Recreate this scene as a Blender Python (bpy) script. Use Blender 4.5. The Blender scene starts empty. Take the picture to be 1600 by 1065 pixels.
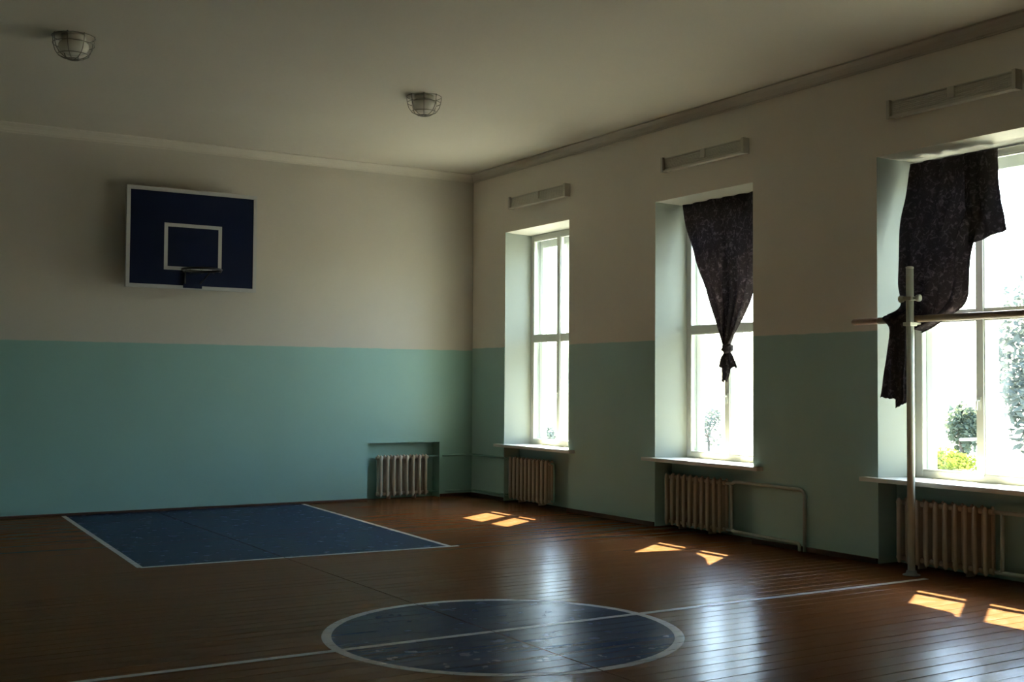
import bpy, bmesh, math, random
from mathutils import Vector, Matrix, noise
random.seed(7)
SC = bpy.context.scene
COL = SC.collection

# ------------------------------------------------------------------ camera
cam_data = bpy.data.cameras.new('camera')
cam_data.sensor_fit = 'HORIZONTAL'
cam_data.sensor_width = 36.0
cam_data.lens = 36.0 * 1840.9 / 1600.0
cam_data.clip_start = 0.05
cam_data.clip_end = 1000.0
cam = bpy.data.objects.new('camera', cam_data)
COL.objects.link(cam)
YAW, PITCH, ROLL = 0.553297, 0.036724, 0.006413
fwd = Vector((math.sin(YAW) * math.cos(PITCH), math.cos(YAW) * math.cos(PITCH), math.sin(PITCH)))
rgt = Vector((math.cos(YAW), -math.sin(YAW), 0.0))
upv = rgt.cross(fwd)
r2 = rgt * math.cos(ROLL) + upv * math.sin(ROLL)
u2 = -rgt * math.sin(ROLL) + upv * math.cos(ROLL)
rot = Matrix((r2, u2, -fwd)).transposed()
cam.matrix_world = Matrix.Translation((-8.204, -14.335, 1.55)) @ rot.to_4x4()
SC.camera = cam

# ------------------------------------------------------------------ sky, sun, exposure
world = bpy.data.worlds.new('sky_world')
SC.world = world
world.use_nodes = True
wn = world.node_tree.nodes
wl = world.node_tree.links
wn.clear()
sky = wn.new('ShaderNodeTexSky')
sky.sky_type = 'NISHITA'
sky.sun_disc = False
sky.sun_elevation = math.radians(54.8)
sky.sun_rotation = math.radians(56.6)
sky.air_density = 1.0
sky.dust_density = 1.5
sky.ozone_density = 1.0
bg = wn.new('ShaderNodeBackground')
bg.inputs['Strength'].default_value = 4.2
out = wn.new('ShaderNodeOutputWorld')
wl.new(sky.outputs['Color'], bg.inputs['Color'])
wl.new(bg.outputs['Background'], out.inputs['Surface'])

sun_data = bpy.data.lights.new('sun', 'SUN')
sun_data.energy = 98.0
sun_data.angle = math.radians(0.53)
sun_data.color = (1.0, 0.88, 0.62)
sun = bpy.data.objects.new('sun', sun_data)
COL.objects.link(sun)
sun.rotation_euler = Vector((-1.0, -0.66, -1.70)).to_track_quat('-Z', 'Y').to_euler()
sun.location = (8, 5, 14)

SC.view_settings.view_transform = 'Standard'
SC.view_settings.look = 'None'
SC.view_settings.exposure = 0.0
SC.view_settings.gamma = 1.0
SC.view_settings.use_curve_mapping = False

# ------------------------------------------------------------------ materials
def new_mat(name):
    m = bpy.data.materials.new(name)
    m.use_nodes = True
    nt = m.node_tree
    return m, nt, nt.nodes['Principled BSDF']

def setin(b, **kw):
    for k, v in kw.items():
        b.inputs[k.replace('_', ' ')].default_value = v

def c4(c):
    return (c[0], c[1], c[2], 1.0)

def add_bump(nt, b, scale=30.0, strength=0.1, dist=0.002, stretch=None, detail=4.0):
    geo = nt.nodes.new('ShaderNodeNewGeometry')
    mp = nt.nodes.new('ShaderNodeMapping')
    if stretch:
        mp.inputs['Scale'].default_value = stretch
    nz = nt.nodes.new('ShaderNodeTexNoise')
    nz.inputs['Scale'].default_value = scale
    nz.inputs['Detail'].default_value = detail
    bp = nt.nodes.new('ShaderNodeBump')
    bp.inputs['Strength'].default_value = strength
    bp.inputs['Distance'].default_value = dist
    nt.links.new(geo.outputs['Position'], mp.inputs['Vector'])
    nt.links.new(mp.outputs['Vector'], nz.inputs['Vector'])
    nt.links.new(nz.outputs['Fac'], bp.inputs['Height'])
    nt.links.new(bp.outputs['Normal'], b.inputs['Normal'])
    return nz, mp, geo

def mottled(name, col, amount=0.08, scale=3.0, rough=0.6, bump=0.08, bscale=40.0, metallic=0.0, spec=0.4):
    """A painted or plastered surface: base colour with faint uneven tone and fine relief."""
    m, nt, b = new_mat(name)
    setin(b, Roughness=rough, Metallic=metallic)
    b.inputs['Specular IOR Level'].default_value = spec
    nz, mp, geo = add_bump(nt, b, bscale, bump)
    n2 = nt.nodes.new('ShaderNodeTexNoise')
    n2.inputs['Scale'].default_value = scale
    n2.inputs['Detail'].default_value = 6.0
    nt.links.new(geo.outputs['Position'], n2.inputs['Vector'])
    mix = nt.nodes.new('ShaderNodeMix')
    mix.data_type = 'RGBA'
    mix.inputs['A'].default_value = c4([max(0, x * (1 - amount)) for x in col])
    mix.inputs['B'].default_value = c4([min(1, x * (1 + amount)) for x in col])
    nt.links.new(n2.outputs['Fac'], mix.inputs['Factor'])
    nt.links.new(mix.outputs['Result'], b.inputs['Base Color'])
    return m

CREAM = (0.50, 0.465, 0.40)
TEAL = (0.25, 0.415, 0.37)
CREAM_LIT = (0.82, 0.76, 0.66)  # same paint as the back wall, lightened to imitate bounced light
TEAL_LIT = (0.42, 0.59, 0.54)  # teal lightened likewise, bounce put into the colour

def two_tone(name, zline, cream, teal):
    """Cream limewash above, teal oil paint below a hand-painted line."""
    m, nt, b = new_mat(name)
    N, L = nt.nodes, nt.links
    nz, mp, geo = add_bump(nt, b, 26.0, 0.12, 0.003)
    sep = N.new('ShaderNodeSeparateXYZ')
    L.new(geo.outputs['Position'], sep.inputs['Vector'])
    wob = N.new('ShaderNodeTexNoise')
    wob.inputs['Scale'].default_value = 5.0
    L.new(geo.outputs['Position'], wob.inputs['Vector'])
    ma = N.new('ShaderNodeMath'); ma.operation = 'MULTIPLY_ADD'
    ma.inputs[1].default_value = 0.02
    L.new(wob.outputs['Fac'], ma.inputs[0])
    L.new(sep.outputs['Z'], ma.inputs[2])
    gt = N.new('ShaderNodeMapRange')
    gt.inputs['From Min'].default_value = zline + 0.004
    gt.inputs['From Max'].default_value = zline + 0.014
    L.new(ma.outputs['Value'], gt.inputs['Value'])
    tone = N.new('ShaderNodeTexNoise')
    tone.inputs['Scale'].default_value = 1.6
    tone.inputs['Detail'].default_value = 7.0
    L.new(geo.outputs['Position'], tone.inputs['Vector'])
    def tint(col, k):
        mx = N.new('ShaderNodeMix'); mx.data_type = 'RGBA'
        mx.inputs['A'].default_value = c4([x * (1 - k) for x in col])
        mx.inputs['B'].default_value = c4([x * (1 + k) for x in col])
        L.new(tone.outputs['Fac'], mx.inputs['Factor'])
        return mx
    low, high = tint(teal, 0.07), tint(cream, 0.05)
    mx = N.new('ShaderNodeMix'); mx.data_type = 'RGBA'
    L.new(gt.outputs['Result'], mx.inputs['Factor'])
    L.new(low.outputs['Result'], mx.inputs['A'])
    L.new(high.outputs['Result'], mx.inputs['B'])
    L.new(mx.outputs['Result'], b.inputs['Base Color'])
    rg = N.new('ShaderNodeMapRange')
    rg.inputs['To Min'].default_value = 0.42
    rg.inputs['To Max'].default_value = 0.9
    L.new(gt.outputs['Result'], rg.inputs['Value'])
    L.new(rg.outputs['Result'], b.inputs['Roughness'])
    b.inputs['Specular IOR Level'].default_value = 0.35
    return m

GLOSS = 0.22
def floor_paint(name, col, rough, amount=0.2):
    """Thick glossy floor paint brushed along the boards (boards run along X)."""
    m = bpy.data.materials.new(name)
    m.use_nodes = True
    nt = m.node_tree
    nt.nodes.clear()
    N, L = nt.nodes, nt.links
    geo = N.new('ShaderNodeNewGeometry')
    mp = N.new('ShaderNodeMapping'); mp.inputs['Scale'].default_value = (0.5, 9.0, 1.0)
    L.new(geo.outputs['Position'], mp.inputs['Vector'])
    grain = N.new('ShaderNodeTexNoise'); grain.inputs['Scale'].default_value = 2.2
    grain.inputs['Detail'].default_value = 2.0
    L.new(mp.outputs['Vector'], grain.inputs['Vector'])
    blot = N.new('ShaderNodeTexNoise'); blot.inputs['Scale'].default_value = 9.0
    blot.inputs['Detail'].default_value = 2.0
    L.new(geo.outputs['Position'], blot.inputs['Vector'])
    add = N.new('ShaderNodeMath'); add.operation = 'MULTIPLY_ADD'; add.inputs[1].default_value = 0.04
    L.new(blot.outputs['Fac'], add.inputs[0]); L.new(grain.outputs['Fac'], add.inputs[2])
    bp = N.new('ShaderNodeBump'); bp.inputs['Strength'].default_value = 0.6
    bp.inputs['Distance'].default_value = 0.0024
    L.new(add.outputs['Value'], bp.inputs['Height'])
    tone = N.new('ShaderNodeTexNoise'); tone.inputs['Scale'].default_value = 1.3
    tone.inputs['Detail'].default_value = 8.0
    L.new(mp.outputs['Vector'], tone.inputs['Vector'])
    mx = N.new('ShaderNodeMix'); mx.data_type = 'RGBA'
    mx.inputs['A'].default_value = c4([x * (1 - amount) for x in col])
    mx.inputs['B'].default_value = c4([x * (1 + amount) for x in col])
    L.new(tone.outputs['Fac'], mx.inputs['Factor'])
    rr = N.new('ShaderNodeMapRange')
    rr.inputs['To Min'].default_value = rough - 0.08
    rr.inputs['To Max'].default_value = rough + 0.08
    L.new(blot.outputs['Fac'], rr.inputs['Value'])
    dif = N.new('ShaderNodeBsdfDiffuse'); glo = N.new('ShaderNodeBsdfGlossy')
    L.new(mx.outputs['Result'], dif.inputs['Color'])
    L.new(rr.outputs['Result'], glo.inputs['Roughness'])
    L.new(bp.outputs['Normal'], dif.inputs['Normal']); L.new(bp.outputs['Normal'], glo.inputs['Normal'])
    # scuffed gloss: reflectance rises towards grazing but never to a full mirror
    lw = N.new('ShaderNodeLayerWeight'); lw.inputs['Blend'].default_value = 0.5
    pw = N.new('ShaderNodeMath'); pw.operation = 'POWER'; pw.inputs[1].default_value = 4.0
    fa_ = N.new('ShaderNodeMath'); fa_.operation = 'MULTIPLY_ADD'
    fa_.inputs[1].default_value = GLOSS; fa_.inputs[2].default_value = 0.03
    L.new(lw.outputs['Facing'], pw.inputs[0]); L.new(pw.outputs['Value'], fa_.inputs[0])
    ms = N.new('ShaderNodeMixShader')
    L.new(fa_.outputs['Value'], ms.inputs['Fac'])
    L.new(dif.outputs['BSDF'], ms.inputs[1]); L.new(glo.outputs['BSDF'], ms.inputs[2])
    o = N.new('ShaderNodeOutputMaterial')
    L.new(ms.outputs['Shader'], o.inputs['Surface'])
    return m

def glass_mat(name, tint):
    m = bpy.data.materials.new(name)
    m.use_nodes = True
    nt = m.node_tree
    nt.nodes.clear()
    o = nt.nodes.new('ShaderNodeOutputMaterial')
    t = nt.nodes.new('ShaderNodeBsdfTransparent'); t.inputs['Color'].default_value = c4(tint)
    g = nt.nodes.new('ShaderNodeBsdfGlossy'); g.inputs['Roughness'].default_value = 0.02
    lw = nt.nodes.new('ShaderNodeLayerWeight'); lw.inputs['Blend'].default_value = 0.5
    pw = nt.nodes.new('ShaderNodeMath'); pw.operation = 'POWER'; pw.inputs[1].default_value = 5.0
    f = nt.nodes.new('ShaderNodeMath'); f.operation = 'MULTIPLY_ADD'
    f.inputs[1].default_value = 0.96; f.inputs[2].default_value = 0.04
    nt.links.new(lw.outputs['Facing'], pw.inputs[0])
    nt.links.new(pw.outputs['Value'], f.inputs[0])
    mx = nt.nodes.new('ShaderNodeMixShader')
    nt.links.new(f.outputs['Value'], mx.inputs['Fac'])
    nt.links.new(t.outputs['BSDF'], mx.inputs[1])
    nt.links.new(g.outputs['BSDF'], mx.inputs[2])
    nt.links.new(mx.outputs['Shader'], o.inputs['Surface'])
    return m

def leaf_mat(name, col, trans):
    m = bpy.data.materials.new(name)
    m.use_nodes = True
    nt = m.node_tree
    nt.nodes.clear()
    o = nt.nodes.new('ShaderNodeOutputMaterial')
    d = nt.nodes.new('ShaderNodeBsdfDiffuse')
    t = nt.nodes.new('ShaderNodeBsdfTranslucent')
    geo = nt.nodes.new('ShaderNodeNewGeometry')
    nz = nt.nodes.new('ShaderNodeTexNoise'); nz.inputs['Scale'].default_value = 2.5
    nt.links.new(geo.outputs['Position'], nz.inputs['Vector'])
    def var(c):
        mx = nt.nodes.new('ShaderNodeMix'); mx.data_type = 'RGBA'
        mx.inputs['A'].default_value = c4([x * 0.65 for x in c])
        mx.inputs['B'].default_value = c4([min(1, x * 1.35) for x in c])
        nt.links.new(nz.outputs['Fac'], mx.inputs['Factor'])
        return mx
    nt.links.new(var(col).outputs['Result'], d.inputs['Color'])
    nt.links.new(var(trans).outputs['Result'], t.inputs['Color'])
    mx = nt.nodes.new('ShaderNodeMixShader'); mx.inputs['Fac'].default_value = 0.45
    nt.links.new(d.outputs['BSDF'], mx.inputs[1]); nt.links.new(t.outputs['BSDF'], mx.inputs[2])
    nt.links.new(mx.outputs['Shader'], o.inputs['Surface'])
    return m

def cloth_mat(name, col):
    """Dark, worn, slightly see-through weave with paler mottling painted in for fold highlights."""
    m = bpy.data.materials.new(name)
    m.use_nodes = True
    nt = m.node_tree
    nt.nodes.clear()
    N, L = nt.nodes, nt.links
    o = N.new('ShaderNodeOutputMaterial')
    geo = N.new('ShaderNodeNewGeometry')
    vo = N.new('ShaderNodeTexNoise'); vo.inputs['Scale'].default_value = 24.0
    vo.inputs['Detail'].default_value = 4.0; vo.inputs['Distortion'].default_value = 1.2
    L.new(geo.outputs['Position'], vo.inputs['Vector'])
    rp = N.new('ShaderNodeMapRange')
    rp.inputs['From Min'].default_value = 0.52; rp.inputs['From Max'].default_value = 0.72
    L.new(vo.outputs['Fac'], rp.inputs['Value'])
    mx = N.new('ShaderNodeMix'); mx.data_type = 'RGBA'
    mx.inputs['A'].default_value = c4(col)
    mx.inputs['B'].default_value = c4([x * 3.0 for x in col])  # paler blotches stand in for highlights along the folds
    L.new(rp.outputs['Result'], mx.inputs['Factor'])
    d = N.new('ShaderNodeBsdfDiffuse'); L.new(mx.outputs['Result'], d.inputs['Color'])
    t = N.new('ShaderNodeBsdfTranslucent'); L.new(mx.outputs['Result'], t.inputs['Color'])
    ms = N.new('ShaderNodeMixShader'); ms.inputs['Fac'].default_value = 0.4
    L.new(d.outputs['BSDF'], ms.inputs[1]); L.new(t.outputs['BSDF'], ms.inputs[2])
    wv = N.new('ShaderNodeTexNoise'); wv.inputs['Scale'].default_value = 260.0
    L.new(geo.outputs['Position'], wv.inputs['Vector'])
    bp = N.new('ShaderNodeBump'); bp.inputs['Strength'].default_value = 0.3; bp.inputs['Distance'].default_value = 0.001
    L.new(wv.outputs['Fac'], bp.inputs['Height'])
    L.new(bp.outputs['Normal'], d.inputs['Normal'])
    L.new(ms.outputs['Shader'], o.inputs['Surface'])
    return m

M = {}
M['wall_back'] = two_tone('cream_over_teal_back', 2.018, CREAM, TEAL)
M['wall_right'] = two_tone('bounce_lit_cream_over_teal', 2.045, CREAM_LIT, TEAL_LIT)
M['reveal'] = mottled('bounce_tinted_reveal_plaster', (0.345, 0.385, 0.35), 0.05, 2.0, 0.7, 0.1)  # white plaster with bounced teal light tinted into its colour
M['soffit'] = mottled('sill_lit_soffit_plaster', (0.58, 0.57, 0.50), 0.05, 2.0, 0.8, 0.1)  # same plaster as the reveals, colour lightened as if lit by the sill
M['ceiling'] = mottled('whitewashed_ceiling', (0.56, 0.52, 0.445), 0.05, 0.9, 0.92, 0.12, 14.0, spec=0.1)
M['cornice'] = mottled('cornice_paint', (0.58, 0.54, 0.465), 0.06, 3.0, 0.8, 0.1)
M['plank'] = floor_paint('brown_floor_paint', (0.105, 0.039, 0.0095), 0.22)
M['blue'] = floor_paint('navy_floor_paint', (0.010, 0.026, 0.064), 0.25, 0.15)
M['white_line'] = floor_paint('white_line_paint', (0.40, 0.38, 0.34), 0.3, 0.12)
M['subfloor'] = mottled('dark_gap', (0.03, 0.018, 0.012), 0.1, 4.0, 0.9)
M['base'] = mottled('brown_skirting_paint', (0.07, 0.032, 0.02), 0.15, 4.0, 0.4, 0.1, 60.0)
M['frame'] = mottled('white_window_paint', (0.66, 0.68, 0.63), 0.06, 6.0, 0.4, 0.1, 60.0)
M['sill'] = mottled('white_sill_paint', (0.76, 0.74, 0.68), 0.07, 5.0, 0.35, 0.1, 50.0)
M['glass'] = glass_mat('dusty_pane', (0.95, 0.97, 0.96))
M['radiator'] = mottled('ivory_radiator_enamel', (0.56, 0.47, 0.38), 0.08, 9.0, 0.4, 0.15, 70.0)
M['pipe'] = mottled('painted_pipe', (0.46, 0.48, 0.43), 0.08, 9.0, 0.4, 0.1, 70.0)
M['teal_pipe'] = mottled('teal_painted_pipe', TEAL, 0.08, 9.0, 0.4, 0.1, 70.0)
M['board_blue'] = mottled('navy_board_paint', (0.004, 0.009, 0.036), 0.12, 4.0, 0.6, 0.05, 60.0, spec=0.12)
M['board_white'] = mottled('white_board_paint', (0.44, 0.44, 0.43), 0.06, 6.0, 0.5, 0.05, 60.0)
M['board_back'] = mottled('plywood_back', (0.22, 0.15, 0.09), 0.2, 6.0, 0.7)
M['black'] = mottled('black_enamel', (0.012, 0.012, 0.014), 0.1, 9.0, 0.45, 0.05, 90.0)
M['steel'] = mottled('dull_steel', (0.20, 0.20, 0.19), 0.1, 9.0, 0.45, 0.05, 90.0, metallic=0.6)
M['fixture'] = mottled('grey_white_fixture_enamel', (0.60, 0.57, 0.50), 0.06, 6.0, 0.5, 0.05, 60.0)
M['tube'] = mottled('fluorescent_tube_glass', (0.62, 0.59, 0.515), 0.05, 6.0, 0.5, 0.0)
M['opal'] = mottled('opal_lamp_glass', (0.66, 0.64, 0.57), 0.03, 6.0, 0.25, 0.0)
M['cage'] = mottled('dull_wire', (0.22, 0.20, 0.17), 0.1, 20.0, 0.6, 0.0)
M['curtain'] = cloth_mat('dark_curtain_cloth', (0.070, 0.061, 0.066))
M['post'] = mottled('white_post_enamel', (0.66, 0.68, 0.60), 0.08, 8.0, 0.4, 0.08, 60.0)
M['bar'] = mottled('varnished_wood_bar', (0.30, 0.22, 0.155), 0.25, 12.0, 0.45, 0.1, 60.0)
M['bar_end'] = mottled('brown_bar_end', (0.36, 0.24, 0.18), 0.2, 14.0, 0.5, 0.1, 60.0)
M['ground'] = mottled('dry_yard_ground', (0.30, 0.29, 0.26), 0.25, 0.35, 0.95, 0.4, 3.0, spec=0.1)
M['leaf_dark'] = leaf_mat('green_leaves', (0.090, 0.110, 0.085), (0.080, 0.10, 0.06))
M['leaf_grey'] = leaf_mat('grey_green_leaves', (0.11, 0.125, 0.112), (0.085, 0.10, 0.085))
M['leaf_lime'] = leaf_mat('lime_leaves', (0.15, 0.18, 0.04), (0.15, 0.18, 0.028))
M['bark'] = mottled('bark', (0.06, 0.05, 0.04), 0.3, 8.0, 0.9, 0.6, 20.0)
M['pale_pipe'] = mottled('pale_yard_pipe', (0.30, 0.31, 0.31), 0.1, 8.0, 0.6)
M['white_rail'] = mottled('white_yard_rail', (0.62, 0.64, 0.62), 0.1, 8.0, 0.6)

# ------------------------------------------------------------------ builders
def obj(name, bm, mats, parent=None, smooth=False, recalc=True):
    me = bpy.data.meshes.new(name)
    if recalc:
        bmesh.ops.recalc_face_normals(bm, faces=bm.faces[:])
    if smooth:
        for f in bm.faces:
            f.smooth = True
    bm.to_mesh(me)
    bm.free()
    for mt in (mats if isinstance(mats, (list, tuple)) else [mats]):
        me.materials.append(M[mt])
    o = bpy.data.objects.new(name, me)
    COL.objects.link(o)
    if parent is not None:
        o.parent = parent
    return o

def empty(name, loc=(0, 0, 0)):
    o = bpy.data.objects.new(name, None)
    o.empty_display_size = 0.1
    COL.objects.link(o)
    o.location = loc
    return o

def tag(o, label=None, cat=None, group=None, kind=None):
    if label: o['label'] = label
    if cat: o['category'] = cat
    if group: o['group'] = group
    if kind: o['kind'] = kind
    return o

def copy_tree(o, parent=None):
    c = o.copy()
    COL.objects.link(c)
    c.parent = parent
    for ch in [x for x in bpy.data.objects if x.parent == o]:
        copy_tree(ch, c)
    return c

def quad(bm, pts, mi=0):
    f = bm.faces.new([bm.verts.new(p) for p in pts])
    f.material_index = mi
    return f

def box(bm, x0, x1, y0, y1, z0, z1, bevel=0.0, mi=0):
    v = [bm.verts.new((x, y, z)) for x in (x0, x1) for y in (y0, y1) for z in (z0, z1)]
    fs = [(0, 1, 3, 2), (4, 6, 7, 5), (0, 4, 5, 1), (2, 3, 7, 6), (0, 2, 6, 4), (1, 5, 7, 3)]
    faces = [bm.faces.new([v[i] for i in f]) for f in fs]
    for f in faces:
        f.material_index = mi
    if bevel > 0:
        es = list({e for f in faces for e in f.edges})
        bmesh.ops.bevel(bm, geom=es, offset=bevel, segments=2, affect='EDGES', profile=0.6)

def tube(bm, pts, r, n=10, cap=True, closed=False):
    """Sweep a circle along a polyline; r may be a list."""
    pts = [Vector(p) for p in pts]
    k = len(pts)
    rings = []
    prev = None
    for i, p in enumerate(pts):
        if closed:
            t = (pts[(i + 1) % k] - pts[i - 1]).normalized()
        else:
            a = pts[max(i - 1, 0)]
            b = pts[min(i + 1, k - 1)]
            t = (b - a).normalized()
        if prev is None:
            ref = Vector((0, 0, 1)) if abs(t.z) < 0.9 else Vector((1, 0, 0))
            u = t.cross(ref).normalized()
        else:
            u = (prev - t * prev.dot(t)).normalized()
        prev = u
        w = t.cross(u)
        rr = r[i] if isinstance(r, (list, tuple)) else r
        rings.append([bm.verts.new(p + (u * math.cos(2 * math.pi * j / n) + w * math.sin(2 * math.pi * j / n)) * rr) for j in range(n)])
    m = k if closed else k - 1
    for i in range(m):
        a, b = rings[i], rings[(i + 1) % k]
        for j in range(n):
            f = bm.faces.new((a[j], a[(j + 1) % n], b[(j + 1) % n], b[j]))
            f.smooth = True
    if cap and not closed:
        bm.faces.new(rings[0][::-1])
        bm.faces.new(rings[-1])

def bend(pts, rad=0.08, seg=6):
    """Round the corners of a polyline (pipe elbows)."""
    pts = [Vector(p) for p in pts]
    o = [pts[0]]
    for i in range(1, len(pts) - 1):
        a, b, c = pts[i - 1], pts[i], pts[i + 1]
        p0 = b + (a - b).normalized() * min(rad, (a - b).length * 0.49)
        p1 = b + (c - b).normalized() * min(rad, (c - b).length * 0.49)
        for k in range(seg + 1):
            t = k / seg
            o.append(p0 * (1 - t) ** 2 + b * 2 * t * (1 - t) + p1 * t * t)
    o.append(pts[-1])
    return o

def lathe(bm, prof, n=24, c=(0, 0, 0)):
    rings = []
    for (r, z) in prof:
        rings.append([bm.verts.new((c[0] + r * math.cos(2 * math.pi * j / n), c[1] + r * math.sin(2 * math.pi * j / n), c[2] + z)) for j in range(n)])
    for a, b in zip(rings, rings[1:]):
        for j in range(n):
            f = bm.faces.new((a[j], a[(j + 1) % n], b[(j + 1) % n], b[j]))
            f.smooth = True
    bm.faces.new(rings[0][::-1])
    bm.faces.new(rings[-1])

# ------------------------------------------------------------------ room shell
XL, XR, YB, YF, H = -8.6, 0.0, 0.0, -15.8, 4.48
TH = 0.60
OPEN = [(-0.87, -2.38), (-4.07, -5.62), (-7.19, -8.73)]
ZT, ZS, ZN, ND = 3.585, 0.715, 0.70, 0.24
FT = 3.55
FX = 0.34
def fr_edges(o):
    c = (o[0] + o[1]) / 2 - 0.025
    return c + 0.665, c - 0.665

def build_right_wall():
    bm = bmesh.new()
    ys = [YB + 0.3]
    for a, b in OPEN:
        ys += [a, b]
    ys += [YF - 0.3]
    for i in range(0, len(ys), 2):
        y0 = YB if i == 0 else ys[i]
        y1 = YF if i + 1 == len(ys) - 1 else ys[i + 1]
        quad(bm, [(0, y0, 0), (0, y1, 0), (0, y1, H), (0, y0, H)])
    for a, b in OPEN:
        fa, fb = fr_edges((a, b))
        quad(bm, [(0, a, ZT), (0, b, ZT), (0, b, H), (0, a, H)])
        # splayed reveals tinted for bounced light, soffit lightened for glow from the sill
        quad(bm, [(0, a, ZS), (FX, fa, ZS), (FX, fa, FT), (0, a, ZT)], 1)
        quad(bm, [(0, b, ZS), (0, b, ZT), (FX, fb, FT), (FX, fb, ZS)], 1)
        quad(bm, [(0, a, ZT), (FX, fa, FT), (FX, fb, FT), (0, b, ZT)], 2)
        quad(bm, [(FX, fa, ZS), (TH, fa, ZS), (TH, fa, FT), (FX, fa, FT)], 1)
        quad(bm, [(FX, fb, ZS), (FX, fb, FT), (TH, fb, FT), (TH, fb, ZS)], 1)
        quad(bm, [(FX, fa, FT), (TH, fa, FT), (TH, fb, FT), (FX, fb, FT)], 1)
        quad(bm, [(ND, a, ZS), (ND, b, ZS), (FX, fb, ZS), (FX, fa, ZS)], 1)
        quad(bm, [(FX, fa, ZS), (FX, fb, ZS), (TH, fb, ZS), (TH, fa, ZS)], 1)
        # radiator niche under the sill
        quad(bm, [(ND, a, 0), (ND, b, 0), (ND, b, ZS), (ND, a, ZS)])
        quad(bm, [(0, a, 0), (ND, a, 0), (ND, a, ZS), (0, a, ZS)])
        quad(bm, [(0, b, 0), (0, b, ZS), (ND, b, ZS), (ND, b, 0)])
    # outer face
    prev = YB + 0.6
    for a, b in OPEN:
        fa, fb = fr_edges((a, b))
        quad(bm, [(TH, prev, -1.2), (TH, fa, -1.2), (TH, fa, H + .3), (TH, prev, H + .3)])
        quad(bm, [(TH, fa, -1.2), (TH, fb, -1.2), (TH, fb, ZS), (TH, fa, ZS)])
        quad(bm, [(TH, fa, FT), (TH, fb, FT), (TH, fb, H + .3), (TH, fa, H + .3)])
        prev = fb
    quad(bm, [(TH, prev, -1.2), (TH, YF - .6, -1.2), (TH, YF - .6, H + .3), (TH, prev, H + .3)])
    bmesh.ops.remove_doubles(bm, verts=bm.verts[:], dist=1e-5)
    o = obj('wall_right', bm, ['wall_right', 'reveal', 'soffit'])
    tag(o, 'long window wall, cream over teal, with deep white window reveals', 'wall', kind='structure')
build_right_wall()

NX0, NX1, NZ = -1.59, -0.51, 0.755
def build_back_wall():
    bm = bmesh.new()
    quad(bm, [(XL, 0, 0), (NX0, 0, 0), (NX0, 0, H), (XL, 0, H)])
    quad(bm, [(NX1, 0, 0), (0, 0, 0), (0, 0, H), (NX1, 0, H)])
    quad(bm, [(NX0, 0, NZ), (NX1, 0, NZ), (NX1, 0, H), (NX0, 0, H)])
    d = 0.20
    quad(bm, [(NX0, d, 0), (NX1, d, 0), (NX1, d, NZ), (NX0, d, NZ)])
    quad(bm, [(NX0, 0, 0), (NX0, d, 0), (NX0, d, NZ), (NX0, 0, NZ)])
    quad(bm, [(NX1, 0, 0), (NX1, d, 0), (NX1, d, NZ), (NX1, 0, NZ)])
    quad(bm, [(NX0, 0, NZ), (NX1, 0, NZ), (NX1, d, NZ), (NX0, d, NZ)])
    quad(bm, [(XL - .6, .6, -1.2), (.6, .6, -1.2), (.6, .6, H + .3), (XL - .6, .6, H + .3)])
    bmesh.ops.remove_doubles(bm, verts=bm.verts[:], dist=1e-5)
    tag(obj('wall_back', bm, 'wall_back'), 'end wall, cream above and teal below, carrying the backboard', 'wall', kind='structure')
build_back_wall()

bm = bmesh.new(); box(bm, XL - .3, XL, YF - .3, 0.6, -.2, H + .3)
tag(obj('wall_left', bm, 'wall_back'), 'windowless long side wall, cream over teal', 'wall', kind='structure')
bm = bmesh.new(); box(bm, XL - .3, TH, YF - .3, YF, -.2, H + .3)
tag(obj('wall_front', bm, 'wall_back'), 'end wall behind the viewer, cream over teal', 'wall', kind='structure')
bm = bmesh.new(); box(bm, XL - .3, TH, YF - .3, 0.6, H, H + .3)
tag(obj('ceiling', bm, 'ceiling'), 'plain whitewashed flat ceiling of the gym', 'ceiling', kind='structure')

# cove cornice all round
def cornice(name, p0, p1, inward, label):
    prof = [(0.0, -0.105), (0.014, -0.105), (0.016, -0.092), (0.026, -0.088), (0.034, -0.066), (0.050, -0.042), (0.074, -0.026),
            (0.086, -0.016), (0.10, -0.014), (0.10, 0.0), (0.0, 0.0)]
    bm = bmesh.new()
    a = Vector(p0); b = Vector(p1); iv = Vector(inward)
    ra = [bm.verts.new(a + iv * d + Vector((0, 0, H + z))) for d, z in prof]
    rb = [bm.verts.new(b + iv * d + Vector((0, 0, H + z))) for d, z in prof]
    n = len(prof)
    for i in range(n):
        bm.faces.new((ra[i], ra[(i + 1) % n], rb[(i + 1) % n], rb[i]))
    bm.faces.new(ra); bm.faces.new(rb[::-1])
    tag(obj(name, bm, 'cornice'), label, 'cornice', kind='structure')
cornice('trim_1', (XL, 0, 0), (0, 0, 0), (0, -1, 0), 'pale cornice along the top of the backboard wall')
cornice('trim_2', (0, 0, 0), (0, YF, 0), (-1, 0, 0), 'shaded cornice along the top of the window wall')
cornice('trim_3', (XL, YF, 0), (XL, 0, 0), (1, 0, 0), 'cornice along the top of the windowless side wall')
cornice('trim_4', (0, YF, 0), (XL, YF, 0), (0, 1, 0), 'cornice along the top of the wall behind the viewer')

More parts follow.
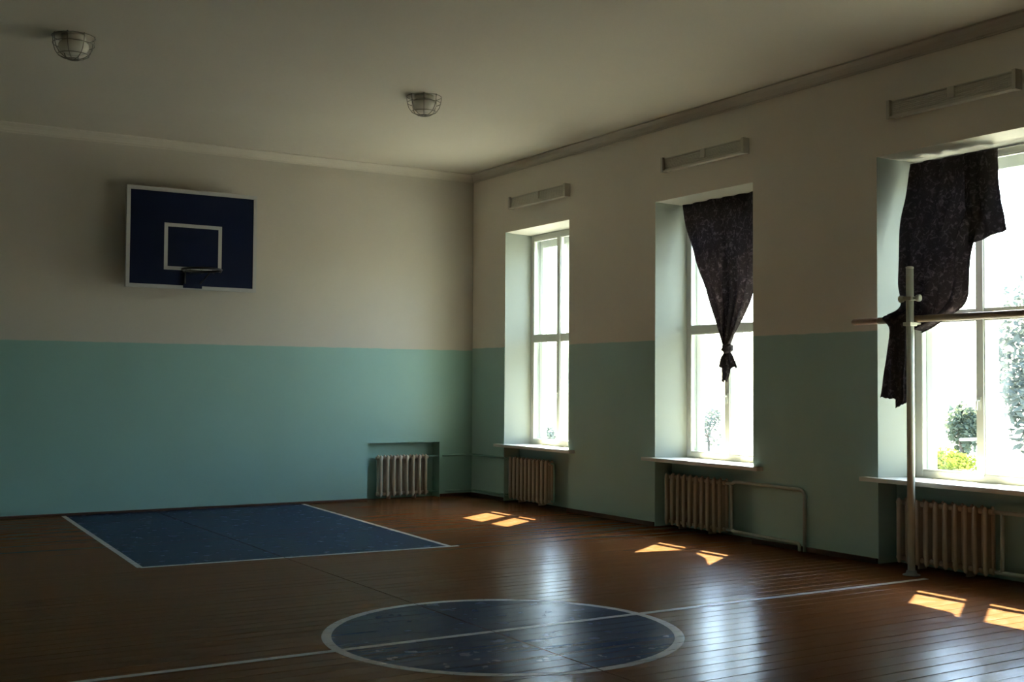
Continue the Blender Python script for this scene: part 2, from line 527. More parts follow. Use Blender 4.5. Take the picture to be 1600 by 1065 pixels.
# skirting
def skirting(name, segs, label):
    bm = bmesh.new()
    for s in segs:
        box(bm, *s, bevel=0.006)
    tag(obj(name, bm, 'base'), label, 'baseboard', kind='structure')
h = 0.045
skirting('baseboard_back', [(XL, NX0 - .005, -.022, 0, 0, 0.03), (NX1 + .005, 0, -.022, 0, 0, h)], 'low brown skirting strip along the backboard wall')
segs = []
prev = 0
for a, b in OPEN:
    segs.append((-.024, 0, a + .004, prev, 0, h)); prev = b - .004
segs.append((-.024, 0, YF, prev, 0, h))
skirting('baseboard_right', segs, 'low brown skirting strip between the radiator niches of the window wall')
skirting('baseboard_left', [(XL, XL + .024, YF, 0, 0, h)], 'low brown skirting strip along the windowless side wall')

# ------------------------------------------------------------------ floor of painted boards
bm = bmesh.new(); box(bm, XL - .3, TH, YF - .3, 0.6, -.22, -.031)
floor = tag(obj('floor', bm, 'subfloor'), 'glossy brown painted board floor of the gym', 'floor', kind='structure')
PW = 0.13
rows = []
y = 0.195
while y > YF:
    rows.append((y, max(y - PW, YF), random.gauss(0, 0.0055), random.gauss(0, 0.00035)))
    y -= PW
JX = -4.38
def plank_z(row, yy):
    y0, y1, t, dz = row
    return dz + t * (yy - (y0 + y1) / 2)
for row in rows:
    y0, y1, t, dz = row
    ya, yb = y0 - .0012, y1 + .0012
    for (xa, xb) in ((XL, JX - .004), (JX + .004, 0.238)):
        if xb > 0 and y0 < -0.0:
            # boards end at the wall, or run into the niches
            mid = (y0 + y1) / 2
            inn = any(b < mid < a for a, b in OPEN)
            xb = 0.238 if inn else 0.0
        bm = bmesh.new()
        e = .0022
        zt = lambda yy: plank_z(row, yy)
        prof = [(ya, -.03), (ya, zt(ya) - e), (ya - e, zt(ya)), (yb + e, zt(yb)), (yb, zt(yb) - e), (yb, -.03)]
        A = [bm.verts.new((xa, p[0], p[1])) for p in prof]
        B = [bm.verts.new((xb, p[0], p[1])) for p in prof]
        for i in range(6):
            bm.faces.new((A[i], A[(i + 1) % 6], B[(i + 1) % 6], B[i]))
        bm.faces.new(A); bm.faces.new(B[::-1])
        obj('plank', bm, 'plank', floor)

# paint on the boards: every marking follows the boards it lies on
def clip(poly, y_hi, y_lo):
    def half(ps, keep, yc):
        o = []
        for i in range(len(ps)):
            a, b = ps[i - 1], ps[i]
            ka, kb = keep(a[1]), keep(b[1])
            if ka != kb:
                t = (yc - a[1]) / (b[1] - a[1])
                o.append((a[0] + (b[0] - a[0]) * t, yc))
            if kb:
                o.append(b)
        return o
    ps = half(poly, lambda v: v <= y_hi, y_hi)
    return half(ps, lambda v: v >= y_lo, y_lo) if ps else ps

def paint(name, polys, mat, parent, lift):
    bm = bmesh.new()
    split = []
    for poly in polys:          # the paint is cracked along the butt joint of the boards
        sw = [(p[1], p[0]) for p in poly]
        for hi_, lo_ in ((JX - .005, -99.0), (99.0, JX + .005)):
            q = clip(sw, hi_, lo_)
            if len(q) >= 3:
                split.append([(p[1], p[0]) for p in q])
    for poly in split:
        lo = min(p[1] for p in poly); hi = max(p[1] for p in poly)
        for row in rows:
            if row[0] < lo or row[1] > hi:
                continue
            ps = clip(poly, min(row[0] - .0034, -.001), row[1] + .0034)
            if len(ps) < 3:
                continue
            top = [bm.verts.new((p[0], p[1], plank_z(row, p[1]) + lift)) for p in ps]
            bot = [bm.verts.new((p[0], p[1], plank_z(row, p[1]) + 0.0)) for p in ps]
            bm.faces.new(top)
            for i in range(len(ps)):
                j = (i + 1) % len(ps)
                bm.faces.new((top[i], bot[i], bot[j], top[j]))
    return obj(name, bm, mat, parent)

def strip(a, b, w):
    a = Vector((a[0], a[1])); b = Vector((b[0], b[1]))
    d = (b - a).normalized(); n = Vector((-d.y, d.x)) * w / 2
    return [tuple(a + n), tuple(b + n), tuple(b - n), tuple(a - n)]

key = tag(empty('court_key', (-4.05, -2.2, 0)), 'dark blue painted rectangle with white border below the backboard', 'floor marking')
K = [(-5.42, 0.0), (-5.63, -4.28), (-2.75, -4.40), (-2.50, 0.0)]
inv = Matrix.Translation((4.05, 2.2, 0))
def under(parts, e):
    for o in parts:
        o.matrix_parent_inverse = Matrix.Translation(-Vector(e.location))
under([paint('blue_paint', [K], 'blue', key, .0007),
       paint('border_line', [strip(K[0], K[1], .05), strip(K[1], (-2.66, -4.404), .05), strip(K[2], K[3], .05)], 'white_line', key, .0013)], key)

CC = (-4.33, -7.98)
def ringpts(r, n=96):
    return [(CC[0] + r * math.cos(2 * math.pi * i / n), CC[1] + r * math.sin(2 * math.pi * i / n)) for i in range(n)]
ro, ri = ringpts(1.125), ringpts(1.065)
circ = tag(empty('centre_circle', (CC[0], CC[1], 0)), 'round dark blue painted disc with white rim in mid-floor', 'floor marking')
under([paint('blue_paint', [ri], 'blue', circ, .0007),
       paint('rim_line', [[ro[i], ro[(i + 1) % 96], ri[(i + 1) % 96], ri[i]] for i in range(96)], 'white_line', circ, .0013)], circ)
cl = paint('centre_line', [strip((XL + .02, -7.94), (-0.30, -7.94), .05)], 'white_line', None, .0019)
tag(cl, 'straight white line crossing the floor through the blue disc', 'floor marking')

# ------------------------------------------------------------------ windows
WLAB = ['tall uncurtained window nearest the backboard wall', 'tall window half covered by a knotted dark curtain',
        'tall window behind the white post with a dark curtain pulled aside']
def bar_y(bm, x0, x1, ya, yb, z0, z1, bv=.006):
    box(bm, x0, x1, min(ya, yb), max(ya, yb), z0, z1, bevel=bv)

for wi, o_ in enumerate(OPEN):
    fa, fb = fr_edges(o_)
    cy = (fa + fb) / 2
    w = tag(empty('window_%d' % (wi + 1), (FX, cy, ZS)), WLAB[wi], 'window', kind='structure')
    parts = []
    zb, zt = 0.735, FT
    for layer, (x0, x1, gtop) in enumerate(((FX, FX + .05, 3.475), (FX + .145, FX + .195, 3.39))):
        bm = bmesh.new()
        bar_y(bm, x0, x1, fa, fa - .07, zb, zt)
        bar_y(bm, x0, x1, fb, fb + .07, zb, zt)
        bar_y(bm, x0 + .002, x1 - .002, fa - .06, fb + .06, zb, zb + .085)
        bar_y(bm, x0 + .002, x1 - .002, fa - .06, fb + .06, gtop, zt)
        parts.append(obj('frame', bm, 'frame', w))
        bm = bmesh.new()
        bar_y(bm, x0 - .008, x1 + .006, cy + .036, cy - .036, zb + .07, gtop + .02)
        mul = obj('mullion', bm, 'frame', w)
        parts.append(mul)
        for s in (-1, 1):
            ya = cy + s * .03
            yb = (fa - .06) if s > 0 else (fb + .06)
            bm = bmesh.new()
            bar_y(bm, x0 + .003, x1 - .003, ya, yb, 2.12, 2.205)
            parts.append(obj('transom', bm, 'frame', w))
            xm = (x0 + x1) / 2
            for z0, z1 in ((zb + .08, 2.125), (2.20, gtop + .005)):
                bm = bmesh.new()
                box(bm, xm - .002, xm + .002, min(ya, yb), max(ya, yb), z0, z1)
                pane = obj('pane', bm, 'glass', w)
                parts.append(pane)
                # slim sash bead around each pane
                if layer == 0:
                    bm = bmesh.new()
                    lo, hi = min(ya, yb), max(ya, yb)
                    t = .014
                    box(bm, x0 + .006, x1 - .006, lo, lo + t, z0, z1)
                    box(bm, x0 + .006, x1 - .006, hi - t, hi, z0, z1)
                    box(bm, x0 + .007, x1 - .007, lo + t, hi - t, z0, z0 + t)
                    box(bm, x0 + .007, x1 - .007, lo + t, hi - t, z1 - t, z1)
                    parts.append(obj('sash', bm, 'frame', w))
    # sloping ledge on the outer transom, added to block sun through lower panes
    bm = bmesh.new()
    x0 = FX + .19
    v = [(x0, fa - .004, 2.165), (TH + .004, fa - .004, 2.16), (TH + .004, fa + .22, 2.16), (x0 + .27, fa + .22, 2.145),
         (x0 + .27, fb - .22, 2.145), (TH + .004, fb - .22, 2.16), (TH + .004, fb + .004, 2.16), (x0, fb + .004, 2.165)]
    top = [bm.verts.new(p) for p in v]; bot = [bm.verts.new((p[0], p[1], p[2] - .006)) for p in v]
    bm.faces.new(top); bm.faces.new(bot[::-1])
    for i in range(8):
        bm.faces.new((top[i], bot[i], bot[(i + 1) % 8], top[(i + 1) % 8]))
    parts.append(obj('sun_block_ledge', bm, 'fixture', w))
    # handle on the mullion
    bm = bmesh.new()
    box(bm, FX - .016, FX - .006, cy - .014, cy + .014, 1.36, 1.47, bevel=.003)
    tube(bm, bend([(FX - .012, cy, 1.44), (FX - .05, cy, 1.44), (FX - .05, cy, 1.36)], .02), .008, 8)
    parts.append(tag(obj('window_handle', bm, 'frame', w)))
    # wide inner sill
    bm = bmesh.new()
    prof = [(-.085, o_[0] + .14), (-.085, o_[1] - .14), (-.002, o_[1] - .14), (-.002, o_[1] + .003), (FX + .004, fb + .003), (FX + .004, fa - .003), (-.002, o_[0] - .003), (-.002, o_[0] + .14)]
    top = [bm.verts.new((p[0], p[1], ZS + .038)) for p in prof]; bot = [bm.verts.new((p[0], p[1], ZS + .001)) for p in prof]
    bm.faces.new(top); bm.faces.new(bot[::-1])
    for i in range(8):
        bm.faces.new((top[i], bot[i], bot[(i + 1) % 8], top[(i + 1) % 8]))
    parts.append(obj('window_sill', bm, 'sill', w))
    under(parts, w)

# ------------------------------------------------------------------ radiators
PITCH_R = 0.096
def section_mesh():
    """One cast-iron column section, facing -X, centred on y=0, floor gap below."""
    bm = bmesh.new()
    def column(xc, rx, ry):
        n = 12
        prof = [(0.0, .030), (.55, .036), (.85, .052), (1.0, .085), (1.0, .535), (.85, .568), (.55, .584), (0.0, .590)]
        rings = []
        for s, z in prof:
            s = max(s, .08)
            rings.append([bm.verts.new((xc + rx * s * math.cos(2 * math.pi * j / n), ry * s * math.sin(2 * math.pi * j / n), z)) for j in range(n)])
        for a, b in zip(rings, rings[1:]):
            for j in range(n):
                f = bm.faces.new((a[j], a[(j + 1) % n], b[(j + 1) % n], b[j])); f.smooth = True
        bm.faces.new(rings[0][::-1]); bm.faces.new(rings[-1])
    column(-.046, .022, .0195)
    column(.046, .022, .0195)
    for z in (.072, .548):
        tube(bm, [(0, -.047, z), (0, .047, z)], .024, 12)
        box(bm, -.05, .05, -.012, .012, z - .022, z + .022, bevel=.006)
    box(bm, -.042, .042, -.004, .004, .08, .54)
    me = bpy.data.meshes.new('radiator_section')
    bmesh.ops.recalc_face_normals(bm, faces=bm.faces[:])
    bm.to_mesh(me); bm.free()
    me.materials.append(M['radiator'])
    return me
SEC = section_mesh()

def radiator(loc, rotz, n, label):
    r = tag(empty('radiator', loc), label, 'radiator', 'cast-iron radiators of the gym')
    r.rotation_euler.z = rotz
    for i in range(n):
        s = bpy.data.objects.new('section', SEC)
        COL.objects.link(s)
        s.parent = r
        s.location = (0, -(i + .5) * PITCH_R, 0)
    L_ = n * PITCH_R
    for yy in (-.25 * L_, -.75 * L_):
        bm = bmesh.new()
        box(bm, -.03, .07, yy - .008, yy + .008, .0, .05)
        obj('bracket', bm, 'radiator', r)
    for z in (.072, .548):
        bm = bmesh.new()
        tube(bm, [(0, .004, z), (0, -.006, z)], .022, 12)
        obj('plug', bm, 'radiator', r)
        bm = bmesh.new()
        tube(bm, [(0, -L_ + .006, z), (0, -L_ - .012, z)], .019, 12)
        obj('plug', bm, 'radiator', r)
    return r

# a radiator's local y runs back from its first section
RX = 0.095
rad1 = radiator((RX, -0.90, 0), 0, 10, 'ivory ribbed radiator under the uncurtained window by the corner')
rad2 = radiator((RX, -4.165, 0), 0, 10, 'ivory ribbed radiator under the knotted curtain with pipes leading off')
rad3 = radiator((RX, -7.325, 0), 0, 10, 'ivory ribbed radiator behind the foot of the white post')
rad4 = radiator((-1.42, .085, 0), math.pi / 2, 8, 'ivory ribbed radiator set in the niche of the backboard wall')

def pipes(name, runs, mat, label, r=.015):
    root = tag(empty(name, runs[0][1][0]), label, 'pipe')
    ps = []
    for nm, pts, rad in runs:
        bm = bmesh.new()
        tube(bm, bend(pts, rad), r, 10)
        ps.append(obj(nm, bm, mat, root))
    under(ps, root)
    return root

# bypass risers at the far end of each window radiator
def bypass(y):
    return ('bypass', [(RX, y + .03, .548), (RX, y - .075, .548), (RX - .0, y - .075, .072), (RX, y + .03, .072)], .03)
yb1, yb2, yb3 = -0.90 - .96, -4.165 - .96, -7.325 - .96
pipes('heating_pipe', [('supply', [(RX, -.89, .548), (-.035, -.84, .575), (-.035, -.035, .575), (-.36, -.035, .57), (-.45, -.0, .565), (-.55, .085, .56), (-.66, .085, .548)], .03),
                       ('return', [(RX, -.89, .072), (-.03, -.84, .09), (-.03, -.05, .08), (-.32, -.05, .085), (-.53, .085, .075), (-.66, .085, .072)], .03),
                       bypass(yb1)], 'teal_pipe', 'teal painted heating pipe running round the room corner between two radiators', .014)
pipes('heating_pipe', [('supply', [(RX, yb2 - .01, .548), (RX, yb2 - .10, .552), (-.03, yb2 - .26, .585), (-.03, -6.34, .575), (-.03, -6.34, .0)], .07),
                       ('return', [(RX, yb2 - .01, .072), (RX, yb2 - .10, .072), (-.035, yb2 - .24, .085), (-.035, -6.28, .07), (-.035, -6.28, .0)], .04),
                       bypass(yb2)], 'pipe', 'pale heating pipe bending down to the floor beside the knotted-curtain window', .017)
pipes('heating_pipe', [('supply', [(RX, yb3 - .01, .548), (RX, yb3 - .3, .552), (-.03, yb3 - .55, .575), (-.03, -9.5, .575), (-.03, -9.5, .0)], .07),
                       ('return', [(RX, yb3 - .01, .072), (RX, yb3 - .3, .072), (-.035, yb3 - .5, .085), (-.035, -9.44, .07), (-.035, -9.44, .0)], .04),
                       bypass(yb3)], 'pipe', 'pale heating pipe leaving the radiator behind the white post', .017)

# ------------------------------------------------------------------ backboard
BY = -.25
bbd = tag(empty('basketball_backboard', (-4.04, BY, 2.66)), 'navy blue wooden basketball backboard with white border, hoop and no net', 'backboard')
parts = []
x0, x1, z0, z1 = -4.83, -3.245, 2.665, 3.865
bm = bmesh.new(); box(bm, x0 + .01, x1 - .01, BY, BY + .03, z0 + .01, z1 - .01)
parts.append(obj('panel', bm, 'board_blue', bbd))
t = .045
for nm, q in (('border', (x0, x1, z1 - t, z1)), ('border', (x0, x1, z0, z0 + t)), ('border', (x0, x0 + t, z0 + t, z1 - t)), ('border', (x1 - t, x1, z0 + t, z1 - t))):
    bm = bmesh.new(); box(bm, q[0], q[1], BY - .008, BY + .038, q[2], q[3], bevel=.003)
    parts.append(obj('border', bm, 'board_white', bbd))
sx0, sx1, sz0, sz1, t = -4.385, -3.685, 2.892, 3.452, .043
bm = bmesh.new()
for q in ((sx0, sx1, sz1 - t, sz1), (sx0, sx1, sz0, sz0 + t), (sx0, sx0 + t, sz0 + t, sz1 - t), (sx1 - t, sx1, sz0 + t, sz1 - t)):
    box(bm, q[0], q[1], BY - .0015, BY + .0005, q[2], q[3])
parts.append(tag(obj('target_square', bm, 'board_white', bbd), 'white painted target rectangle'))
rc = Vector((-4.04, BY - .375, 2.875))
bm = bmesh.new()
tube(bm, [(rc.x + .225 * math.cos(a), rc.y + .225 * math.sin(a), rc.z) for a in [2 * math.pi * i / 32 for i in range(32)]], .013, 8, closed=True)
for s in (-1, 1):
    tube(bm, [(rc.x + s * .10, BY - .01, rc.z - .005), (rc.x + s * .12, rc.y + .195, rc.z)], .009, 8)
    tube(bm, [(rc.x + s * .09, BY - .01, rc.z - .14), (rc.x + s * .15, rc.y + .16, rc.z - .008)], .008, 8)
for i in range(10):
    a = 2 * math.pi * i / 10
    px, py = rc.x + .225 * math.cos(a), rc.y + .225 * math.sin(a)
    tube(bm, [(px - .014 * math.sin(a), py + .014 * math.cos(a), rc.z - .008), (px, py, rc.z - .032), (px + .014 * math.sin(a), py - .014 * math.cos(a), rc.z - .008)], .003, 5)
parts.append(tag(obj('hoop', bm, 'black', bbd), 'black steel hoop without net'))
bm = bmesh.new()
box(bm, rc.x - .115, rc.x + .115, BY - .016, BY - .008, 2.68, 2.895, bevel=.003)
box(bm, rc.x - .09, rc.x + .09, BY - .10, BY - .016, 2.862, 2.88, bevel=.003)
parts.append(obj('hoop_plate', bm, 'board_blue', bbd))
for s in (-1, 1):
    bm = bmesh.new()
    xx = -4.04 + s * .5
    for zz in (2.85, 3.62):
        tube(bm, [(xx, BY + .035, zz), (xx, -.004, zz)], .024, 10)
    tube(bm, [(xx, BY + .06, 2.87), (xx, -.02, 3.6)], .018, 10)
    box(bm, xx - .05, xx + .05, -.014, -.001, 2.74, 3.74, bevel=.003)
    box(bm, xx - .03, xx + .03, BY + .058, BY + .072, 2.72, 3.80, bevel=.003)
    parts.append(obj('wall_bracket', bm, 'steel', bbd))
for zz in (2.78, 3.25, 3.7):
    bm = bmesh.new()
    box(bm, x0 + .06, x1 - .06, BY + .03, BY + .058, zz - .03, zz + .03)
    parts.append(obj('batten', bm, 'board_back', bbd))
under(parts, bbd)

# ------------------------------------------------------------------ fluorescent battens over the windows
FL = [((-1.06, -2.40), 3.875, 'dull grey fluorescent light above the uncurtained corner window'),
      ((-4.26, -5.57), 3.885, 'dull grey fluorescent light above the knotted-curtain window'),
      ((-7.37, -8.64), 3.885, 'dull grey fluorescent light above the window with the white post')]
for (ya, yb), z, lab in FL:
    f = tag(empty('fluorescent_light', (0, (ya + yb) / 2, z)), lab, 'light', 'unlit fluorescent lights over the windows')
    ps = []
    hh = .15
    bm = bmesh.new()
    prof = [(0, 0), (-.075, 0), (-.08, .012), (-.022, .03), (-.022, hh - .03), (-.055, hh - .008), (-.055, hh), (0, hh)]
    A = [bm.verts.new((p[0], ya - .03, z + p[1])) for p in prof]; B = [bm.verts.new((p[0], yb + .03, z + p[1])) for p in prof]
    for i in range(8):
        bm.faces.new((A[i], A[(i + 1) % 8], B[(i + 1) % 8], B[i]))
    bm.faces.new(A); bm.faces.new(B[::-1])
    ps.append(obj('tray', bm, 'fixture', f))
    for yy in (ya, yb + .035):
        bm = bmesh.new(); box(bm, -.085, 0, yy - .035, yy, z - .006, z + hh + .006, bevel=.004)
        ps.append(obj('end_cap', bm, 'fixture', f))
    bm = bmesh.new()
    n = 7
    prof = []
    for i in range(n * 2 + 1):
        prof.append((-.050 - (.006 if i % 2 else 0), .02 + (hh - .04) * i / (n * 2)))
    prof = prof + [(-.026, hh - .022), (-.026, .022)]
    A = [bm.verts.new((p[0], ya - .04, z + p[1])) for p in prof]; B = [bm.verts.new((p[0], yb + .04, z + p[1])) for p in prof]
    for i in range(len(prof)):
        bm.faces.new((A[i], A[(i + 1) % len(prof)], B[(i + 1) % len(prof)], B[i]))
    bm.faces.new(A); bm.faces.new(B[::-1])
    ps.append(obj('diffuser', bm, 'tube', f))
    bm = bmesh.new(); box(bm, -.064, -.05, (ya + yb) / 2 - .05, (ya + yb) / 2 + .02, z + .05, z + hh - .005, bevel=.004)
    ps.append(obj('clip', bm, 'fixture', f))
    under(ps, f)

# ------------------------------------------------------------------ caged ceiling lamps
def ceiling_lamp(x, y, label):
    l = tag(empty('ceiling_lamp', (x, y, H)), label, 'lamp', 'caged round lamps on the ceiling')
    bm = bmesh.new(); lathe(bm, [(.10, 0), (.10, -.03), (.085, -.045), (.06, -.05)], 28)
    obj('base', bm, 'fixture', l)
    bm = bmesh.new(); lathe(bm, [(.095, -.045), (.12, -.07), (.125, -.10), (.105, -.135), (.06, -.158), (.01, -.165)], 28)
    obj('glass_dome', bm, 'opal', l)
    bm = bmesh.new()
    R_ = .175
    for (rr, zz) in ((R_, -.012), (R_ * .97, -.075), (R_ * .72, -.165), (R_ * .3, -.2)):
        tube(bm, [(rr * math.cos(2 * math.pi * i / 28), rr * math.sin(2 * math.pi * i / 28), zz) for i in range(28)], .0035, 6, closed=True)
    for k in range(8):
        a = 2 * math.pi * k / 8 + .3
        pr = [(R_, -.002), (R_, -.03), (R_ * .97, -.075), (R_ * .88, -.125), (R_ * .72, -.165), (R_ * .45, -.193), (R_ * .05, -.205)]
        tube(bm, [(r_ * math.cos(a), r_ * math.sin(a), z_) for r_, z_ in pr], .0035, 6)
    obj('wire_guard', bm, 'cage', l)
    return l
ceiling_lamp(-2.72, -3.72, 'wire-caged ceiling lamp nearer the windows')
ceiling_lamp(-6.18, -3.95, 'wire-caged ceiling lamp in the dark part of the ceiling')

# ------------------------------------------------------------------ curtains
def lerp_curve(pts, t):
    """Piecewise-smooth sampling of a list of 3-D points, t in 0..1."""
    n = len(pts) - 1
    s = min(max(t, 0), 0.99999) * n
    i = int(s); f = s - i
    p = [Vector(pts[max(i - 1, 0)]), Vector(pts[i]), Vector(pts[i + 1]), Vector(pts[min(i + 2, n)])]
    return 0.5 * ((2 * p[1]) + (p[2] - p[0]) * f + (2 * p[0] - 5 * p[1] + 4 * p[2] - p[3]) * f * f + (3 * p[1] - p[0] - 3 * p[2] + p[3]) * f ** 3)

def cloth(name, left, right, folds, amp, parent, nu=60, nv=40, seed=0, hem=0.0, thick=.003, conv=0.6):
    """A hanging sheet between two edge curves with pleats standing off towards the room (-X)."""
    bm = bmesh.new()
    g = []
    for v in range(nv + 1):
        t = v / nv
        a, b = lerp_curve(left, t), lerp_curve(right, t)
        row = []
        for u in range(nu + 1):
            s = u / nu
            p = a.lerp(b, s)
            ph = folds * 2 * math.pi * s + 1.3 * noise.noise((s * 3, t * 2, seed))
            k = amp * (0.5 + 0.8 * t ** conv) * (1.0 if 0 < u < nu else .4)
            p = p + Vector((-k * (0.5 + 0.5 * math.sin(ph)) - .6 * amp * noise.noise((s * 7, t * 5, seed + 4)), 0, 0))
            p.y += .5 * k * math.cos(ph) * 0.4
            if hem and v == nv:
                p.z += hem * noise.noise((s * 5, seed, 2))
            row.append(bm.verts.new(p))
        g.append(row)
    for v in range(nv):
        for u in range(nu):
            f = bm.faces.new((g[v][u], g[v][u + 1], g[v + 1][u + 1], g[v + 1][u]))
            f.smooth = True
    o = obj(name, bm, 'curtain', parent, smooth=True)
    sd = o.modifiers.new('thickness', 'SOLIDIFY'); sd.thickness = thick
    return o

c2 = tag(empty('curtain', (.29, -4.86, 3.55)), 'dark curtain tied in a knot so it hangs as a downward triangle', 'curtain')
ps = []
X2 = .285
ps.append(cloth('cloth', [(X2, -4.20, 3.56), (X2, -4.28, 3.28), (X2, -4.40, 3.01), (X2, -4.55, 2.72), (X2, -4.68, 2.46), (X2, -4.81, 2.20), (X2 - .02, -4.925, 1.98)],
      [(X2, -5.51, 3.56), (X2, -5.50, 3.28), (X2, -5.48, 3.01), (X2, -5.42, 2.74), (X2, -5.30, 2.46), (X2, -5.14, 2.20), (X2 - .02, -5.005, 1.98)], 6, .042, c2, seed=3))
bm = bmesh.new()
bmesh.ops.create_uvsphere(bm, u_segments=20, v_segments=14, radius=1.0)
for v in bm.verts:
    d = 1 + .28 * noise.noise(v.co * 2.2) + .12 * math.sin(v.co.z * 7 + v.co.y * 3)
    v.co = Vector((v.co.x * .05 * d, v.co.y * .068 * d, v.co.z * .055 * d)) + Vector((X2 - .035, -4.965, 1.94))
ps.append(obj('knot', bm, 'curtain', c2, smooth=True))
ps.append(cloth('tail', [(X2 - .03, -4.93, 1.92), (X2 - .04, -4.88, 1.83), (X2 - .04, -4.865, 1.75)], [(X2 - .03, -5.0, 1.92), (X2 - .04, -5.08, 1.84), (X2 - .04, -5.13, 1.745)], 3, .022, c2, 24, 12, 8, .05))
ps.append(cloth('tail', [(X2 - .035, -4.93, 1.92), (X2 - .045, -4.90, 1.75), (X2 - .045, -4.905, 1.59)], [(X2 - .035, -4.99, 1.92), (X2 - .045, -5.04, 1.76), (X2 - .045, -4.985, 1.60)], 2, .018, c2, 18, 14, 11, .03))
bm = bmesh.new(); tube(bm, [(X2 + .01, -4.19, 3.555), (X2 + .01, -5.52, 3.555)], .007, 8)
ps.append(obj('curtain_wire', bm, 'steel', c2))
under(ps, c2)

c3 = tag(empty('curtain', (.27, -7.78, 3.5)), 'dark curtain pulled aside and draped over the horizontal bar', 'curtain')
ps = []
ps.append(cloth('cloth', [(.25, -7.36, 3.52), (.21, -7.34, 3.2), (.13, -7.35, 2.87), (-.02, -7.475, 2.45), (-.14, -7.60, 2.23), (-.185, -7.50, 2.165)],
      [(.26, -8.22, 3.52), (.22, -8.21, 3.15), (.12, -8.11, 2.74), (.0, -8.135, 2.28), (-.05, -7.97, 2.12), (-.105, -7.77, 2.0)], 5, .05, c3, 70, 46, 5))
ps.append(cloth('flap', [(.23, -7.93, 3.52), (.17, -7.98, 3.1), (.14, -8.04, 2.73)], [(.245, -8.24, 3.52), (.20, -8.29, 3.15), (.16, -8.385, 2.82)], 2, .022, c3, 30, 24, 9, .02))
ps.append(cloth('tail', [(-.19, -7.47, 2.165), (-.246, -7.46, 2.13), (-.246, -7.54, 2.03), (-.243, -7.50, 1.80), (-.243, -7.465, 1.60), (-.243, -7.435, 1.455)],
      [(-.19, -7.71, 2.17), (-.248, -7.71, 2.14), (-.248, -7.705, 2.04), (-.245, -7.705, 1.82), (-.245, -7.69, 1.64), (-.245, -7.685, 1.44)], 3, .016, c3, 26, 30, 21, .05))
ps.append(cloth('tail', [(-.205, -7.56, 2.10), (-.222, -7.57, 1.8), (-.222, -7.575, 1.37)], [(-.205, -7.70, 2.10), (-.222, -7.705, 1.8), (-.222, -7.70, 1.42)], 1, .008, c3, 14, 20, 31, .03))
bm = bmesh.new(); tube(bm, [(.275, -7.33, 3.52), (.275, -8.62, 3.52)], .007, 8)
ps.append(obj('curtain_wire', bm, 'steel', c3))
under(ps, c3)

# ------------------------------------------------------------------ post and bar
def post(x, y, label):
    p = tag(empty('jump_post', (x, y, 0)), label, 'post')
    bm = bmesh.new(); tube(bm, [(0, 0, .012), (0, 0, 2.53)], .031, 18)
    obj('upright', bm, 'post', p)
    bm = bmesh.new(); lathe(bm, [(.07, .0), (.07, .008), (.045, .016), (.04, .04)], 24)
    obj('foot_flange', bm, 'steel', p)
    bm = bmesh.new()
    lathe(bm, [(.031, 2.53), (.033, 2.532), (.033, 2.545), (.02, 2.552)], 18)
    obj('cap', bm, 'post', p)
    bm = bmesh.new()
    box(bm, -.042, .042, -.042, .042, 2.265, 2.30, bevel=.004)
    for s in (-1, 1):
        tube(bm, [(0, s * .04, 2.283), (0, s * .06, 2.283), (0, s * .075, 2.283), (0, s * .10, 2.283), (0, s * .108, 2.283)], [.012, .012, .028, .030, .018], 12)
    obj('clamp_knob', bm, 'post', p)
    bm = bmesh.new()
    box(bm, -.042, .042, -.038, .038, 2.055, 2.085, bevel=.003)
    box(bm, .03, .10, -.03, .03, 2.068, 2.084, bevel=.003)
    obj('bar_rest', bm, 'post', p)
    return p
post(-.26, -7.76, 'slim white upright post standing before the radiator and holding the bar')
post(-.26, -10.2, 'second white upright post carrying the far end of the bar, out of the picture')
hb = tag(empty('crossbar', (-.197, -7.1, 2.115)), 'long wooden crossbar held level across the window by the white post', 'bar')
bm = bmesh.new(); tube(bm, [(0, -.28, 0), (0, -3.35, 0)], .029, 16)
obj('rod', bm, 'bar', hb)
bm = bmesh.new(); tube(bm, [(0, .02, 0), (0, .0, 0), (0, -.25, 0), (0, -.285, 0)], [.014, .026, .0265, .026], 16)
tag(obj('grip_end', bm, 'bar_end', hb), 'darker brown end of the bar')

# ------------------------------------------------------------------ outside
GZ = -0.8
bm = bmesh.new()
quad(bm, [(.6, -150, GZ), (300, -150, GZ), (300, 200, GZ), (.6, 200, GZ)])
quad(bm, [(-200, .6, GZ), (.6, .6, GZ), (.6, 200, GZ), (-200, 200, GZ)])
tag(obj('ground', bm, 'ground'), 'pale sunlit yard outside the windows', 'ground', kind='structure')

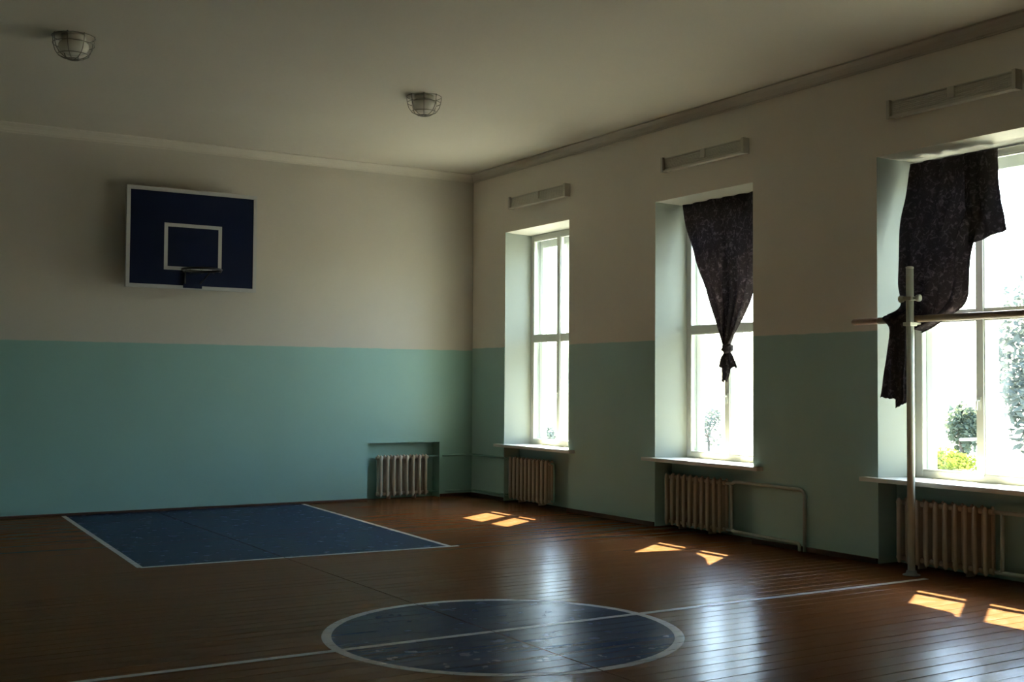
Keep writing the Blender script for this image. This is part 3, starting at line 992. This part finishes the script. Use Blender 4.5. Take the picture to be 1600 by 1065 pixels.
def plant(name, loc, crown, n, leaf, mat, label, cat, trunk_h, trunk_r, seed, blobs=9):
    rnd = random.Random(seed)
    t = tag(empty(name, loc), label, cat)
    bm = bmesh.new()
    cx, cy, cz, rx, ry, rz = crown
    cl_ = []
    for k in range(blobs):
        th = rnd.uniform(0, 2 * math.pi); ph = math.acos(rnd.uniform(-1, 1))
        q = rnd.uniform(.25, .75)
        cl_.append((Vector((cx + rx * q * math.sin(ph) * math.cos(th), cy + ry * q * math.sin(ph) * math.sin(th), cz + rz * q * math.cos(ph))), rnd.uniform(.3, .5)))
    for k in range(n):
        c, s = rnd.choice(cl_)
        d = Vector((rnd.gauss(0, 1), rnd.gauss(0, 1), rnd.gauss(0, 1))).normalized() * (rnd.random() ** .4) * s
        p = c + Vector((d.x * rx, d.y * ry, d.z * rz))
        if p.z < .05: p.z = .05 + rnd.random() * .2
        a = Vector((rnd.gauss(0, 1), rnd.gauss(0, 1), rnd.gauss(0, .6))).normalized()
        b = a.cross(Vector((rnd.gauss(0, 1), rnd.gauss(0, 1), rnd.gauss(0, 1)))).normalized()
        l = leaf * rnd.uniform(.6, 1.3)
        vs = [bm.verts.new(p - a * l), bm.verts.new(p + b * l * .45), bm.verts.new(p + a * l), bm.verts.new(p - b * l * .45)]
        bm.faces.new(vs)
    obj('foliage', bm, mat, t, recalc=False)
    bm = bmesh.new()
    tube(bm, [(0, 0, -.1), (.03, .02, trunk_h * .5), (0, .05, trunk_h)], [trunk_r, trunk_r * .8, trunk_r * .6], 8)
    for c, s in cl_:
        tube(bm, [(0, .04, trunk_h * .85), (c.x * .5, c.y * .5, (trunk_h + c.z) / 2), tuple(c)], [trunk_r * .5, trunk_r * .3, trunk_r * .12], 6)
    obj('trunk', bm, 'bark', t)
    return t
plant('tree', (13.0, -0.75, GZ), (0, 0, 2.75, 1.6, 1.6, 3.0), 13000, .10, 'leaf_grey', 'hazy grey-green tree filling the pane beyond the white post', 'tree', 1.6, .11, 4, 14)
plant('tree', (20.6, 7.7, GZ), (0, 0, 1.05, .62, .62, 1.15), 2200, .08, 'leaf_dark', 'small green tree seen low through the window behind the post', 'tree', .7, .06, 6, 9)
plant('bush', (16.9, 5.4, GZ), (0, 0, .42, 1.25, 1.25, .55), 3600, .055, 'leaf_lime', 'sunlit yellow-green bush seen at the bottom of the post window', 'bush', .25, .04, 8, 10)
plant('tree', (18.6, 16.3, GZ), (0, 0, 1.0, .8, .8, .75), 700, .07, 'leaf_grey', 'pale distant tree seen through the knotted-curtain window', 'tree', .7, .06, 10, 7)
plant('bush', (13.9, 19.1, GZ), (0, 0, .55, .6, .6, .5), 600, .07, 'leaf_grey', 'faint distant bush seen through the uncurtained corner window', 'bush', .3, .04, 12, 7)
yf = tag(empty('pipe_frame', (25.5, 11.9, GZ)), 'thin grey pipe frame standing in the yard behind the bush', 'frame')
bm = bmesh.new(); tube(bm, [(0, 0, -.1), (0, 0, 2.0)], .05, 8); obj('upright', bm, 'pale_pipe', yf)
bm = bmesh.new(); tube(bm, [(4.2, -2.6, -.1), (4.2, -2.6, 2.2)], .05, 8); obj('upright', bm, 'pale_pipe', yf)
bm = bmesh.new(); tube(bm, [(0, 0, 2.0), (4.2, -2.6, 2.2)], .04, 8); obj('top_rail', bm, 'pale_pipe', yf)
yr = tag(empty('yard_rail', (17.3, 5.1, GZ)), 'white yard rail above the yellow-green bush', 'rail')
bm = bmesh.new(); tube(bm, [(-.05, .1, 1.02), (2.6, -1.4, 1.08)], .035, 8); obj('rail', bm, 'white_rail', yr)
for q in ((.75, -.35), (2.5, -1.35)):
    bm = bmesh.new(); tube(bm, [(q[0], q[1], -.1), (q[0], q[1], 1.06)], .03, 8); obj('rail_post', bm, 'white_rail', yr)
